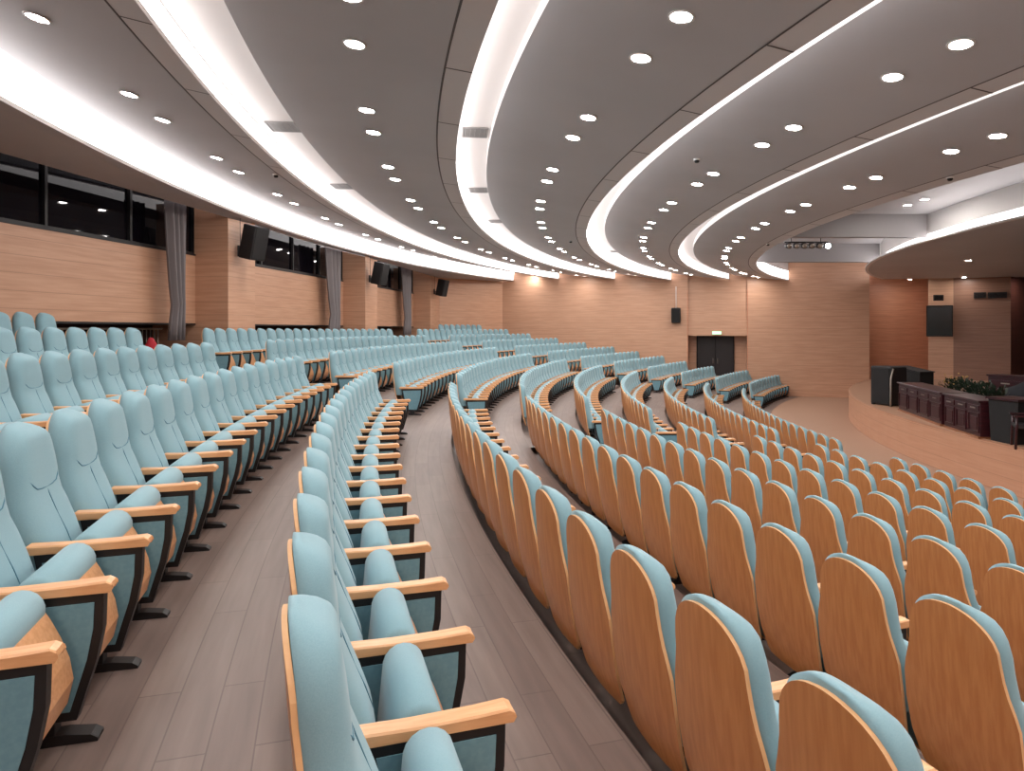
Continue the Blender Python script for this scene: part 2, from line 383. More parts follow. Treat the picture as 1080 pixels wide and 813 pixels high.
# soffit along the rear wall
sof = MB(); n = 90; vs = []
for i in range(n + 1):
    a = near_deg(46.77) + (far_deg(46.77) - near_deg(46.77)) * i / n
    p = pol(46.77, a, Z(2.86)); q = pol(47.0, a, Z(2.86))
    y = p.y - .3
    xq = min(wx(y), p.x - .25)
    vs += [p, q, Vector((xq, y - .0, Z(2.8))), Vector((xq, y, Z(3.05)))]
fs = [(i * 4 + k, i * 4 + k + 1, i * 4 + k + 5, i * 4 + k + 4) for i in range(n) for k in range(3)]
sof.add(vs, fs, CEIL); sof.build('ceiling')['kind'] = 'structure'
b = MB(); b.box((-16, -6, ZT + .9), (62, 48, ZT + 1.1), CEIL); b.build('ceiling')['kind'] = 'structure'
prev = None
for j, (o, i) in enumerate(CO):
    if prev:      # band from prev (outer edge) to o (inner edge)
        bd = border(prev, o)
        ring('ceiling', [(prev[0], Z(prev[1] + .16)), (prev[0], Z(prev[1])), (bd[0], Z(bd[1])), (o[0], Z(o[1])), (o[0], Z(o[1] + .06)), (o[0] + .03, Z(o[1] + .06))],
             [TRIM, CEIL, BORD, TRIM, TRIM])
        jb = MB()
        nj = 30; a0, a1 = near_deg(o[0]), far_deg(o[0])
        stp = math.degrees(1.9 / o[0]); a = a1 + stp / 2
        while a < a0:
            p0 = pol(bd[0], a, Z(bd[1]) - .003); p1 = pol(o[0], a, Z(o[1]) - .003); t = Vector((math.cos(math.radians(a + 90)), math.sin(math.radians(a + 90)), 0)) * .012
            jb.add([p0 - t, p0 + t, p1 + t, p1 - t], [(0, 1, 2, 3)], JOINT); a += stp
        jb.build('ceiling')['kind'] = 'structure'
        ring('ceiling', [(bd[0] + .012, Z(bd[1]) - .001), (bd[0] - .012, Z(bd[1]) - .004)], [JOINT])
    else:
        ring('ceiling', [(o[0] + .03, Z(o[1] + .06)), (o[0], Z(o[1] + .06)), (o[0], Z(o[1]))], [TRIM, TRIM])
    # cove: hidden trough, luminous diffuser face, white recess ceiling
    if i:
        zt = i[1] + .14
        rf = o[0] + .02
        if j == 0: rf = o[0] + .04
        cv = ring('cove_light', [(rf, Z(o[1] + .05)), (rf, Z(zt - .02))] if j else [(rf, Z(o[1] + .05)), (rf - .06, Z(zt - .1))], [COVE if j else COVE1], structure=False)
        tag(cv, ['curved lit cove strip nearest the high dark windows', 'curved lit cove strip, second from the windows, widest at upper left',
                 'curved lit cove strip crossing the top centre of the view', 'curved lit cove strip, fourth from the windows, right of centre',
                 'thin curved lit cove strip, fifth from the windows, nearest the stage opening'][j], 'cove light', 'curved cove strips in the ceiling')
        ring('ceiling', [(rf + .01, Z(zt)), (i[0] - .01, Z(zt))] if j else [(rf + .01, Z(zt - .1)), (i[0] - .01, Z(zt - .1))], [WHITE])
        # air grilles on the recess ceiling
        VA = {j2: [math.degrees(math.atan2(q.y - CY, q.x - CX)) % 360 for q in [on_z(uu, vv, Z(CO[j2][1][1] + .14)) for uu, vv in L2]] for j2, L2 in {1: [(302, 133), (362, 196)], 2: [(500, 139), (504, 200), (522, 233)], 3: [(726, 262)]}.items()}
        if j in (1, 2, 3):
            rc = (o[0] + i[0]) / 2 - .03
            for q, a in enumerate(VA[j]):
                t = empty('air_vent', pol(rc, a, Z(zt) - .012), math.radians(a),
                          'square grey air grille, %s counted from the near end, in the %s cove' % (ORD[q + 1], ['', 'second', 'third', 'fourth'][j]), 'vent', 'air grilles in the coves')
                fb = MB(); w_ = (o[0] - i[0]) * .36
                for sx in (-1, 1):
                    fb.box((sx * w_ - .012, -.24, -.012), (sx * w_ + .012, .24, .008), VENT); fb.box((-w_, sx * .24 - .012, -.012), (w_, sx * .24 + .012, .008), VENT)
                fb.build('frame', t)
                sb = MB(); nn = 9
                for z_ in range(nn):
                    yy = -.22 + .44 * z_ / (nn - 1); sb.box((-w_, yy - .008, -.008), (w_, yy + .008, .004), VENT)
                for z_ in range(5):
                    xx = -w_ + 2 * w_ * (z_ + .5) / 5; sb.box((xx - .006, -.23, -.006), (xx + .006, .23, .002), VENT)
                sb.box((-w_, -.23, .004), (w_, .23, .008), JOINT)
                sb.build('slats', t)
        prev = i
# channel between the last band and the stage canopy
r6, z6 = CO[5][0]; CR, CZ = 28.46, 2.53
ring('ceiling', [(r6, Z(z6)), (r6 + .02, Z(z6 + .06)), (r6 + .02, Z(3.5))], [TRIM, WHITE])
ring('ceiling', [(r6 + .02, Z(3.5)), (27.9, Z(3.5)), (27.9, Z(3.55)), (r6 + .02, Z(3.55))], [CEIL] * 3)
ring('ceiling', [(27.9, Z(3.5)), (27.9, Z(CZ + .05)), (CR, Z(CZ + .05)), (CR, Z(CZ))], [WHITE, WHITE, TRIM])
ring('ceiling', [(CR, Z(CZ)), (CR - .12, Z(CZ)), (20., Z(2.46)), (6., Z(2.46))], [TRIM, CEIL, CEIL], n=60)
cv = ring('cove_light', [(27.91, Z(CZ + .36)), (27.91, Z(CZ + .06))], [COVE], structure=False)
tag(cv, 'lit strip behind the lip of the stage canopy', 'cove light', 'curved cove strips in the ceiling')
cv = ring('cove_light', [(r6 + .01, Z(z6 + .08)), (r6 + .01, Z(z6 + .5))], [COVE], structure=False, d0=168)
tag(cv, 'bright lit cove face at the far end above the front rows', 'cove light', 'curved cove strips in the ceiling')
for yy, zb in ((20.1, 2.8), (27.0, 2.75)):
    xa = CX - math.sqrt(r6 ** 2 - (yy - CY) ** 2); xb = CX - math.sqrt(27.95 ** 2 - (yy - CY) ** 2)
    b = MB(); b.box((xa, yy, Z(zb)), (xb, yy + .25, Z(3.5)), STWALL); b.build('ceiling')['kind'] = 'structure'

# ------------------------------------------------------------------ downlights
def make_downlight():
    t = empty('downlight', (0, 0, 0), 0, 'x', 'ceiling light', 'recessed downlights in the ceiling')
    b = MB(); n = 20; rr = [(.094, .012), (.098, -.004), (.122, -.006), (.126, .004)]
    b.loft([[Vector((math.cos(2 * PI * k / n) * r, math.sin(2 * PI * k / n) * r, z)) for k in range(n)] for r, z in rr], TRIM, caps=False)
    b.build('trim_ring', t)
    b = MB(); b.add([Vector((math.cos(2 * PI * k / n) * .096, math.sin(2 * PI * k / n) * .096, .0)) for k in range(n)], [tuple(range(n - 1, -1, -1))], LENS)
    b.build('lens', t)
    return t
dl = make_downlight(); reg(dl); used = False
bandp = [(CO[j][1], CO[j + 1][0]) for j in range(5)]
rings_ = [('first', 45.43, bandp[0], 178.2, 4.15), ('second', 42.30, bandp[1], 178.4, 4.23), ('third', 39.33, bandp[2], 178.85, 4.28),
          ('fourth', 36.41, bandp[3], 178.92, 4.34), ('fifth', 33.64, bandp[4], 179.7, 4.34)]
def put_light(p, a, slope, label):
    global used
    o = copy_tree(dl) if used else dl; used = True
    o.location = p
    o.rotation_euler = (Matrix.Rotation(math.radians(a), 4, 'Z') @ Matrix.Rotation(-slope, 4, 'Y')).to_euler()
    o['label'] = label
for nm, r, (po, pi_), c0, per in rings_:
    sl = math.atan2(po[1] - pi_[1], po[0] - pi_[0]); z = pi_[1] + (po[1] - pi_[1]) * (r - pi_[0]) / (po[0] - pi_[0]) - .012
    fd = far_deg(r); k = -12; cs = []
    while True:
        c = c0 + per * k; k += 1
        if c < fd + 1.0: continue
        if c > 207: break
        cs.append(c)
    for q, c in enumerate(cs):
        for s_, w_ in ((.69, 'nearer'), (-.69, 'farther')):
            p = pol(r, c + s_, Z(z))
            put_light(p, c + s_, sl, 'lit round downlight, %s of %s pair from the far wall, %s ring from windows' % (w_, ORD[q + 1], nm))
for q, (u, v) in enumerate([(466, 290.5), (477, 292), (501, 295.5), (512.5, 297), (535, 299.5), (547, 300.5)]):
    p = on_z(u, v, Z(2.85)); put_light(p - Vector((0, 0, .012)), 155, 0, 'small lit downlight in the rear soffit, %s counted from the last pillar' % ORD[q + 1])
for q, (u, v) in enumerate([(975, 210), (957, 216)]):
    p = on_z(u, v, Z(3.5)); put_light(p - Vector((0, 0, .012)), 180, 0, 'lit downlight in the recess above the stage lip, %s one' % ('right', 'left')[q])
for q, (x, y_, w_) in enumerate([(19.9, 33.2, 'nearest the far wall corner'), (21.6, 31.7, 'in front of the screen pillar'), (24.2, 30.6, 'added right of the screen pillar'),
                               (16.5, 24, 'added over the black stage cabinet'), (17.5, 18, 'added over the stage desks'), (18.5, 12, 'added over the right part of the stage')]):  # lamps here and right of the pillar are added to brighten the stage
    put_light(Vector((x, y_, Z(2.53 - .07 * (28.34 - math.hypot(x - CX, y_ - CY)) / 8.34) - .012)), 180, 0, 'small downlight under the stage canopy, ' + w_)
# smoke detectors
for q, (u, v, j, w_) in enumerate([(735, 168, 3, 'right of the fourth cove, near top centre'), (602, 254, 2, 'between third and fourth coves, far away'),
                                  (1002, 187, 4, 'beside the thin cove at upper right'), (810, 257, 4, 'beside the far bend above the stage side'),
                                  (291, 184, 0, 'among downlights at upper left')]):
    po, pi_ = bandp[j]
    z = (po[1] + pi_[1]) / 2
    for _ in range(12):
        p = on_z(u, v, Z(z)); r = math.hypot(p.x - CX, p.y - CY); z = pi_[1] + (po[1] - pi_[1]) * (r - pi_[0]) / (po[0] - pi_[0])
    t = empty('smoke_detector', p - Vector((0, 0, .004)), 0, 'small dark ceiling detector ' + w_, 'smoke detector', 'ceiling detectors')
    b = MB(); n = 12
    b.loft([[Vector((math.cos(2 * PI * k / n) * r_, math.sin(2 * PI * k / n) * r_, z_)) for k in range(n)] for r_, z_ in ((.06, .01), (.06, -.015))], TRIM); b.build('base', t)
    b = MB(); b.loft([[Vector((math.cos(2 * PI * k / n) * r_, math.sin(2 * PI * k / n) * r_, z_)) for k in range(n)] for r_, z_ in ((.04, -.015), (.045, -.03), (.03, -.055))], BLK); b.build('sensor', t)

# ------------------------------------------------------------------ the auditorium chair
def lerp_tab(T, z):
    if z <= T[0][0]: return T[0][1]
    for (a, b_), (c, d) in zip(T, T[1:]):
        if z <= c: t = (z - a) / (c - a); t = t * t * (3 - 2 * t) * .5 + t * .5; return b_ + (d - b_) * t
    return T[-1][1]
def xr(z): return lerp_tab([(.22, .055), (.40, .0), (.60, -.035), (.80, -.055), (.95, -.068), (1.13, -.078)], z)
def hw(z):
    T = [(.22, .238), (.40, .264), (.60, .272), (.70, .266), (.79, .234), (.86, .219), (.92, .218)]
    if z >= .92:
        q = (z - .92) / .202; return max(.012, .218 * max(0, 1 - q ** 2.15) ** (1 / 2.15))
    for (a, b_), (c, d) in zip(T, T[1:]):
        if a <= z <= c:
            t = (z - a) / (c - a); t = t * t * (3 - 2 * t); return b_ + (d - b_) * t
    return T[0][1]
def thick(z):
    t = lerp_tab([(.42, .215), (.55, .20), (.70, .155), (.80, .128), (.88, .132), (1.0, .122)], z)
    if z > 1.03: t *= max(.22, 1 - ((z - 1.03) / .092) ** 2.6)
    if z < .5: t *= .8 + .2 * (z - .4) / .1
    return t
def cush_x(z, t):      # front surface of the back cushion at lateral fraction t
    return xr(z) + .0165 + .022 * (t * hw(z) / .25) ** 2 + thick(z) * max(0, 1 - abs(t) ** 3.4) ** (1 / 3.4)
def chair_meshes(lo=False):
    R = {}
    zs = [.24, .27, .4, .55, .68, .74, .80, .86, .92, .98, 1.02, 1.05, 1.075, 1.095, 1.108, 1.118, 1.1215] if not lo else [.24, .5, .72, .84, .98, 1.06, 1.1, 1.121]
    tt = [-1, -.8, -.5, 0, .5, .8, 1] if not lo else [-1, 0, 1]
    b = MB(); n = len(tt)
    def P(z, t, off): 
        h = hw(z) * (.9 if z == .24 and not lo else 1); 
        if z > .9: h -= .006
        return (xr(z) + .022 * (t * h / .25) ** 2 + off, t * h, z if z < .92 else .92 + (z - .92) * .89)
    back = [P(z, t, 0) for z in zs for t in tt]; front = [P(z, t, .015) for z in zs for t in tt]
    q = lambda i, j: i * n + j
    fb_ = [(q(i, j), q(i + 1, j), q(i + 1, j + 1), q(i, j + 1)) for i in range(len(zs) - 1) for j in range(n - 1)]
    b.add(back, fb_, WOOD, True); b.add(front, [f[::-1] for f in fb_], WOOD, True)
    bd = [q(i, 0) for i in range(len(zs))] + [q(len(zs) - 1, j) for j in range(1, n)] + [q(i, n - 1) for i in range(len(zs) - 2, -1, -1)] + [q(0, j) for j in range(n - 2, 0, -1)]
    b.add([back[i] for i in bd] + [front[i] for i in bd], [(i, (i + 1) % len(bd), (i + 1) % len(bd) + len(bd), i + len(bd)) for i in range(len(bd))], PLY)
    R['back_shell'] = b
    b = MB(); zc = [.42, .44, .5, .6, .7, .76, .82, .88, .94, 1.0, 1.04, 1.065, 1.085, 1.1, 1.112, 1.118] if not lo else [.44, .6, .76, .88, 1.0, 1.06, 1.1, 1.117]
    m_ = 15 if not lo else 6; rings = []
    for z in zc:
        h = max(.012, hw(z) - .003 - .022 * min(1, max(0, (.80 - z) / .12))); th = thick(z); r = []
        for k in range(m_ + 1):
            ph = PI * k / m_; cc = math.cos(ph); ss = math.sin(ph)
            t = -math.copysign(abs(cc) ** .58, cc); d = th * ss ** .58
            r.append((xr(z) + .0155 + .022 * (t * h / .25) ** 2 + d, t * h, z))
        r += [(xr(z) + .0155 + .022 * (t * h / .25) ** 2, t * h, z) for t in (.5, 0, -.5)]
        rings.append(r)
    b.loft(rings, FAB); R['back_cushion'] = b
    if not lo:
        b = MB()
        U = [(-.165, .862), (-.14, .835), (-.11, .812), (-.06, .803), (0, .801), (.06, .803), (.11, .812), (.14, .835), (.165, .862)]
        b.tube([(cush_x(z, y / (hw(z) - .02)) + .001, y, z) for y, z in U], .0035, SEAM, 5)
        b.tube([(cush_x(z, 0) + .0005, 0, z) for z in (.801, .74, .66, .58, .50, .45)], .0025, SEAM, 5)
        R['seam'] = b
    def lp(prof, ys, m, b, sm=True):
        cx_ = sum(p[0] for p in prof) / len(prof); cz_ = sum(p[1] for p in prof) / len(prof)
        b.loft([[(cx_ + (x - cx_) * s, y, cz_ + (z - cz_) * s) for x, z in prof] for y, s in ys], m, smooth=sm)
    # folded seat: loaf-shaped pad with a bellied plywood underside
    A = Vector((.335, .535)); Bp = Vector((.275, .21)); prof = []
    N_ = 9 if not lo else 4
    d = (A - Bp).normalized(); nn = Vector((-d.y, d.x)); base = math.atan2(nn.y, nn.x)
    for k in range(N_ + 1):
        a = base - PI * k / N_; prof.append((A.x + math.cos(a) * .078, A.y + math.sin(a) * .078))
    for k in range(N_ + 1):
        a = base - PI - PI * k / N_; prof.append((Bp.x + math.cos(a) * .05, Bp.y + math.sin(a) * .05))
    ys = [(-.238, .8), (-.232, .93), (-.215, 1), (.215, 1), (.232, .93), (.238, .8)] if not lo else [(-.235, .95), (.235, .95)]
    b = MB(); lp(prof, ys, FAB, b); R['seat_pad'] = b
    prof = [(.392, .545), (.425, .49), (.458, .42), (.487, .34), (.500, .26), (.480, .17), (.415, .085), (.35, .075), (.325, .16), (.335, .30), (.35, .42), (.375, .53)]
    if lo: prof = prof[::2]
    b = MB(); lp(prof, [(-.225, 1), (.225, 1)], ARM, b, False); R['seat_shell'] = b
    # side support
    o = [(.15, .555), (.592, .562), (.588, .42), (.565, .30), (.50, .085), (.27, .085), (.20, .30)]
    i_ = [(.185, .520), (.560, .527), (.556, .425), (.535, .31), (.478, .12), (.292, .12), (.228, .30)]
    b = MB(); b.prism(o, -.022, .022, BLK); R['side_frame'] = b
    b = MB(); b.prism(i_, -.026, .026, FABP); R['side_panel'] = b
    prof = [(.11, .560), (.11, .585), (.125, .60), (.30, .596), (.50, .600), (.60, .606), (.618, .596), (.622, .578), (.612, .562)]
    if lo: prof = [(.11, .56), (.12, .6), (.6, .606), (.62, .565)]
    b = MB(); b.loft([[(x + (.004 if abs(y) > .028 and x > .3 else 0), y, z - (.006 if abs(y) > .028 and z > .58 else 0)) for x, z in prof] for y in ((-.034, -.028, .028, .034) if not lo else (-.033, .033))], ARM, smooth=False)
    R['armrest'] = b
    b = MB(); b.box((.33, -.03, .02), (.43, .03, .10), BLK)
    L_ = [(.26, .0), (.26, .02), (.30, .035), (.46, .04), (.55, .028), (.575, .012), (.575, 0)]
    b.prism(L_, -.032, .032, BLK); R['leg'] = b
    return R
SIDE = ('side_frame', 'side_panel', 'armrest', 'leg')
def build_chair(both):
    t = empty('auditorium_chair', (0, 0, 0), 0, 'x', 'chair')
    for k in ('back_shell', 'back_cushion', 'seat_pad', 'seat_shell'):
        o = bpy.data.objects.new(k, HI[k]); sc.collection.objects.link(o); o.parent = t
        if k == 'back_cushion':
            s = bpy.data.objects.new('seam', HI['seam']); sc.collection.objects.link(s); s.parent = o
    for sy in ((-1, 1) if both else (-1,)):
        for k in SIDE:
            o = bpy.data.objects.new(k, HI[k]); sc.collection.objects.link(o); o.parent = t; o.location = (0, sy * .285, 0)
    reg(t); return t
HI = {k: b.mesh(k) for k, b in chair_meshes().items()}
LO = chair_meshes(True)

PH = {0: -.069, 1: .252, 2: -.205, 3: .278, 4: -.124, 5: .363, 6: .042, 7: -.261, -1: -.32, -2: .086, -3: .1, -4: .0}
FAR_U = {-4: 508, -3: 536, -2: 560, -1: 590, 0: 615, 1: 646, 2: 672, 3: 698, 4: 725, 5: 752, 6: 807, 7: 834}
seats = []       # (k, block, ordinal, theta, end)
for k in range(-4, 8):
    r = row_r(k); dt = math.degrees(.57 / r)
    # near block: counted from the cross aisle towards the camera
    n0 = math.ceil((183.75 - PH[k]) / dt); th = n0 * dt + PH[k]; L = []
    ylim = {0: 1.55}.get(k, .5 if k > 0 else 1.6)
    while pol(r, th).y > ylim: L.append(th); th += dt
    seats += [(k, 'near', i + 1, t, i == 0 or i == len(L) - 1) for i, t in enumerate(L)]
    if k > -4:
        th = 180.25 if k > -2 else 180.2; L = []
        while pol(r, th).y < 27.1: L.append(th); th -= dt
        seats += [(k, 'middle', i + 1, t, i == 0 or i == len(L) - 1) for i, t in enumerate(L)]
    th = 180 - math.degrees(math.asin((29.5 - CY) / r)); L = []
    while True:
        p = pol(r, th)
        if 540 + F * p.x / p.y > FAR_U[k] + 1: break
        if k > -4 or p.x > wx(p.y) + .55: L.append(th)
        th -= dt
    seats += [(k, 'far', i + 1, t, i == 0 or i == len(L) - 1) for i, t in enumerate(L)]
info = []
for s in seats:
    k, blk, i, th, end = s
    p = pol(row_r(k), th, row_floor(k)); a = math.radians(th)
    u = 540 + F * (p.x + .3) / max(p.y, .3); v = HZ - F * (p.z + 1.12 - EYE) / max(p.y, .3)
    vis = u < 1180 and u > -120 and v < 850
    if not vis: continue
    info.append((math.hypot(p.x, p.y), s, p, a + PI))
info.sort(key=lambda q: q[0])
near_, rest = info[:300], info[300:]
c1, c2 = build_chair(False), build_chair(True); f1 = f2 = True
for d, (k, blk, i, th, end), p, rz in near_:
    if end:
        o = c2 if f2 else copy_tree(c2); f2 = False
    else:
        o = c1 if f1 else copy_tree(c1); f1 = False
    o.location = p; o.rotation_euler = (0, 0, rz)
    o['label'] = 'blue padded auditorium chair, %s from the aisle, %s block, %s row from the back' % (ORD[i], blk, ORD[k + 5])
    o['group'] = 'auditorium chairs in curved rows'
    o['category'] = 'chair'
# the remaining, smallest-looking chairs as one object
V = []; Fc = []; Mi = []; mats_ = []; base_v = []; base_f = []
def accum(b, dy=0):
    o = len(base_v)
    base_v.extend([(x, y + dy, z) for x, y, z in b.v])
    for f, m in zip(b.f, b.m):
        mm = b.ms[m]
        if mm not in mats_: mats_.append(mm)
        base_f.append((tuple(i + o for i in f), mats_.index(mm)))
for k, b in LO.items():
    if k in SIDE: accum(b, -.285)
    else: accum(b)
nb = len(base_v); fb_ = list(base_f)
for k in SIDE: accum(LO[k], .285)
bv = np.array(base_v)
off = 0
for d, (k, blk, i, th, end), p, rz in rest:
    vv = bv if end else bv[:nb]; ff = base_f if end else fb_
    c, s = math.cos(rz), math.sin(rz)
    X = vv[:, 0] * c - vv[:, 1] * s + p.x; Y = vv[:, 0] * s + vv[:, 1] * c + p.y
    V.append(np.stack([X, Y, vv[:, 2] + p.z], 1))
    for f, m in ff: Fc.append(tuple(q + off for q in f)); Mi.append(m)
    off += len(vv)
me = bpy.data.meshes.new('auditorium_chairs'); me.from_pydata(np.concatenate(V).tolist(), [], Fc)
for m in mats_: me.materials.append(m)
me.polygons.foreach_set('material_index', Mi)
o = bpy.data.objects.new('auditorium_chairs', me); sc.collection.objects.link(o)
tag(o, 'mass of small blue auditorium chairs in the distant curved rows', 'chair', kind='stuff')
print('CHAIRS', len(near_), len(rest), 'limit distance', near_[-1][0])

# ------------------------------------------------------------------ curtains, wall speakers, railing
def curtain(u0, u1, label):
    y0, y1 = wall_y(u0, .45), wall_y(u1, .45); b = MB(); n = 40; L_ = []
    nrm = Vector((1, -.1625, 0)).normalized()
    for lev in range(9):
        f = lev / 8; z = EYE - .25 + (3.0 + .25) * f; r = []
        sq = .62 + .38 * abs(f - .25) ** .7 * 1.3
        for side in (0, 1):
            for i in (range(n + 1) if side == 0 else range(n, -1, -1)):
                t = i / n; yc = y1 + (y0 - y1) * (1 - t) * min(1, sq)
                p = Vector((wx(yc), yc, z)) - nrm * (.45 + .09 * math.sin(t * 7.0 * PI + .5 * f) + .012 * side)
                r.append(p)
        L_.append(r)
    b.loft(L_, CURT); o = b.build('curtain'); tag(o, label, 'curtain', 'grey window curtains'); return o
curtain(174, 193, 'long gathered grey curtain beside the first pillar from the left')
curtain(344, 358, 'grey gathered curtain beside the second pillar')
curtain(424.5, 433, 'narrow grey curtain beside the third pillar')
def speaker(loc, rz, tilt, w_, h_, d_, label, arm=True):
    t = empty('wall_speaker', loc, rz, label, 'loudspeaker', 'black wall loudspeakers')
    R_ = Matrix.Rotation(tilt, 4, 'Y')
    b = MB(); b.cbox((-d_ / 2, -w_ / 2, -h_ / 2), (d_ / 2, w_ / 2, h_ / 2), BLK, .02, R_); b.build('cabinet', t)
    b = MB(); b.cbox((d_ / 2 - .005, -w_ / 2 + .025, -h_ / 2 + .03), (d_ / 2 + .018, w_ / 2 - .025, h_ / 2 - .03), BLKM, .006, R_); b.build('grille', t)
    if arm:
        b = MB(); b.tube([(-d_ / 2 + .02, 0, -h_ * .1), (-d_ / 2 - .16, 0, -h_ * .22), (-d_ / 2 - .25, 0, -h_ * .22)], .022, METAL)
        b.box((-d_ / 2 - .27, -.07, -h_ * .22 - .14), (-d_ / 2 - .245, .07, -h_ * .22 + .14), METAL)
        b.tube([(-d_ / 2 - .12, 0, -h_ * .20), (-d_ / 2 - .2, 0, -h_ * .42), (-d_ / 2 - .25, 0, -h_ * .30)], .015, METAL)
        b.build('bracket', t)
        b = MB(); b.tube([(-d_ / 2 - .24, 0, -h_ * .1), (-d_ / 2 - .25, .0, h_ * .4), (-d_ / 2 - .25, 0, h_ * .85)], .008, BLK); b.build('cable', t)
    return t
for (y0, y1), (u, v), nm in zip(pill, ((268, 256), (401, 288.5), (466.5, 303.5)), ('first', 'second', 'third')):
    a, bb = px2(u, v); yy = (-9.8 + .52) / (a - .1625)
    p = Vector((a * yy, yy, EYE + bb * yy))
    speaker(p, math.radians(-22), .22, .50, .86, .42, 'black loudspeaker on a bracket on the %s pillar from the left' % nm)
yy = far_pt(713).y; p = on_depth(713, 332.5, yy - .3)
t = speaker(p, math.atan2(-1, -.31), .15, .48, .80, .36, 'black loudspeaker on the far wall, left of the dark doorway')
b = MB(); pt_ = on_depth(713, 308, yy - .3)
b.tube([p + Vector((0, 0, .4)), Vector((p.x, p.y, pt_.z + .3))], .02, TRIM)
b.v = [tuple(t.matrix_basis.inverted() @ Vector(v)) if False else v for v in b.v]
pole = b.build('ceiling_pole'); tag(pole, 'thin pole from the ceiling down to the far wall loudspeaker', 'pole')
# railing under the first panel
t = empty('railing', (0, 0, 0), 0, 'dark railing with thin posts under the first wood wall panel', 'railing')
b = MB(); y0, y1 = 12.5, pill[0][0] - .6
def rp(y, z): return Vector((wx(y, REC + .35), y, z))
b.tube([rp(y0, EYE + .02), rp(y1, EYE + .02)], .025, SILV); b.build('handrail', t)
b = MB(); k = 0; yy = y0
while yy < y1: b.tube([rp(yy, ZF), rp(yy, EYE + .02)], .012, SILV, 5); yy += .13
o = b.build('balusters', t); o['kind'] = 'stuff'
p = on_depth(159, 360, 14.3)
b = MB(); rings = []
for k in range(7):
    f = k / 6; rr = .15 * math.sin(PI * (.12 + .8 * f)) ; rings.append([(p.x + rr * math.cos(a) * (1 + .12 * math.sin(3 * a)), p.y + rr * math.sin(a), ZF + .04 + .62 * f) for a in [2 * PI * q / 12 for q in range(12)]])
b.loft(rings, RED); o = b.build('red_bundle'); tag(o, 'small bright red cloth bundle by the railing behind the upper left chairs', 'bundle')

# exit sign over the doorway
p = on_depth(756, 351, far_pt(756).y - .02)
t = empty('exit_sign', p, math.atan2(-.31, 1), 'small lit green exit sign above the dark doorway', 'sign')
b = MB(); b.cbox((-.24, -.05, -.085), (.24, .0, .085), TRIM, .008); b.build('housing', t)
b = MB(); b.box((-.22, -.056, -.07), (.22, -.05, .07), GREEN); b.build('lit_panel', t)

# ------------------------------------------------------------------ stage side: screen, vents, furniture
y = 32.7
p0 = on_depth(991, 338.5, 32.3)
t = empty('wall_screen', p0, math.atan2(B_.y - A.y, B_.x - A.x), 'black flat screen hung on the pillar beside the stage', 'screen')
b = MB(); b.cbox((-.55, -.05, -.76), (.55, .06, .76), BLK, .02); b.build('casing', t)
b = MB(); b.box((-.49, -.056, -.69), (.49, -.05, .69), SCREEN); b.build('display', t)
b = MB(); b.box((-.06, .06, -.1), (.06, .55, .1), METAL); b.build('wall_bracket', t)
for u0, u1, v, lab in ((985, 995, 314, 'small black vent slot above the wall screen'), (1027, 1040, 311.5, 'short black vent slot, left one on the brown stage wall'), (1042, 1062, 311.5, 'long black vent slot, right one on the brown stage wall')):
    yy = 32.3 if u0 < 1000 else 31.55
    a, c = on_depth(u0, v, yy), on_depth(u1, v, yy)
    if u0 > 1000:
        f = lambda u: 32.6 + (31.2 - 32.6) * (u - 1005.5) / (1066 - 1005.5) - .06
        a, c = on_depth(u0, v, f(u0)), on_depth(u1, v, f(u1))
    Lh = (c - a).length
    t = empty('wall_vent', a, math.atan2(c.y - a.y, c.x - a.x), lab, 'vent')
    b = MB(); b.box((0, -.02, -.14), (Lh, .06, -.10), BLK); b.box((0, -.02, .10), (Lh, .06, .14), BLK); b.box((0, -.02, -.1), (.04, .06, .1), BLK); b.box((Lh - .04, -.02, -.1), (Lh, .06, .1), BLK); b.build('frame', t)
    b = MB(); nn = 5
    for q in range(nn): b.box((.03, -.01, -.09 + .04 * q), (Lh - .03, .05, -.07 + .04 * q), METAL)
    b.box((.03, .04, -.1), (Lh - .03, .055, .1), BLKM); b.build('slats', t)
# hanging stage light bar in the ceiling channel
t = empty('stage_light_bar', on_depth(850, 258, 22.5), 0, 'black bar of stage lamps hanging above the far front rows', 'stage light')
b = MB(); b.tube([(-.72, 0, .08), (.75, 0, .08)], .03, BLK); b.build('bar', t)
b = MB()
for q in (-.5, .5): b.tube([(q, 0, .08), (q, 0, EYE + 3.5 - on_depth(850, 258, 22.5).z)], .012, BLK)
b.build('hangers', t)
for q in range(6):
    b = MB(); x = -.62 + q * .26
    b.tube([(x, .10, -.04), (x, 0, -.02), (x, -.14, -.06)], [.07, .09, .10], BLK, 10); o = b.build('lamp_head', t)
    b2 = MB(); b2.tube([(x, -.135, -.058), (x, -.150, -.062)], [.085, .085], LENS if q == 5 else SILV, 10); b2.build('lens', o)

# big stage loudspeaker
t = empty('stage_speaker', on_z(938, 427, SFZ), math.radians(-160), 'tall black cabinet standing at the left end of the stage furniture', 'loudspeaker')
b = MB(); b.cbox((-.35, -.42, .02), (.35, .36, 1.26), BLK, .03); b.build('cabinet', t)
b = MB(); b.cbox((.345, -.36, .08), (.37, .30, 1.2), BLKM, .008); b.build('grille', t)
b = MB(); b.tube([(.42, .40, 0), (.42, .40, .2), (.40, .40, .9), (.30, .40, 1.2)], .03, SILV); b.build('stand', t)
b = MB()
for sx in (-.3, .3):
    for sy in (-.35, .3): b.box((sx - .04, sy - .04, 0), (sx + .04, sy + .04, .03), BLK)
b.build('feet', t)
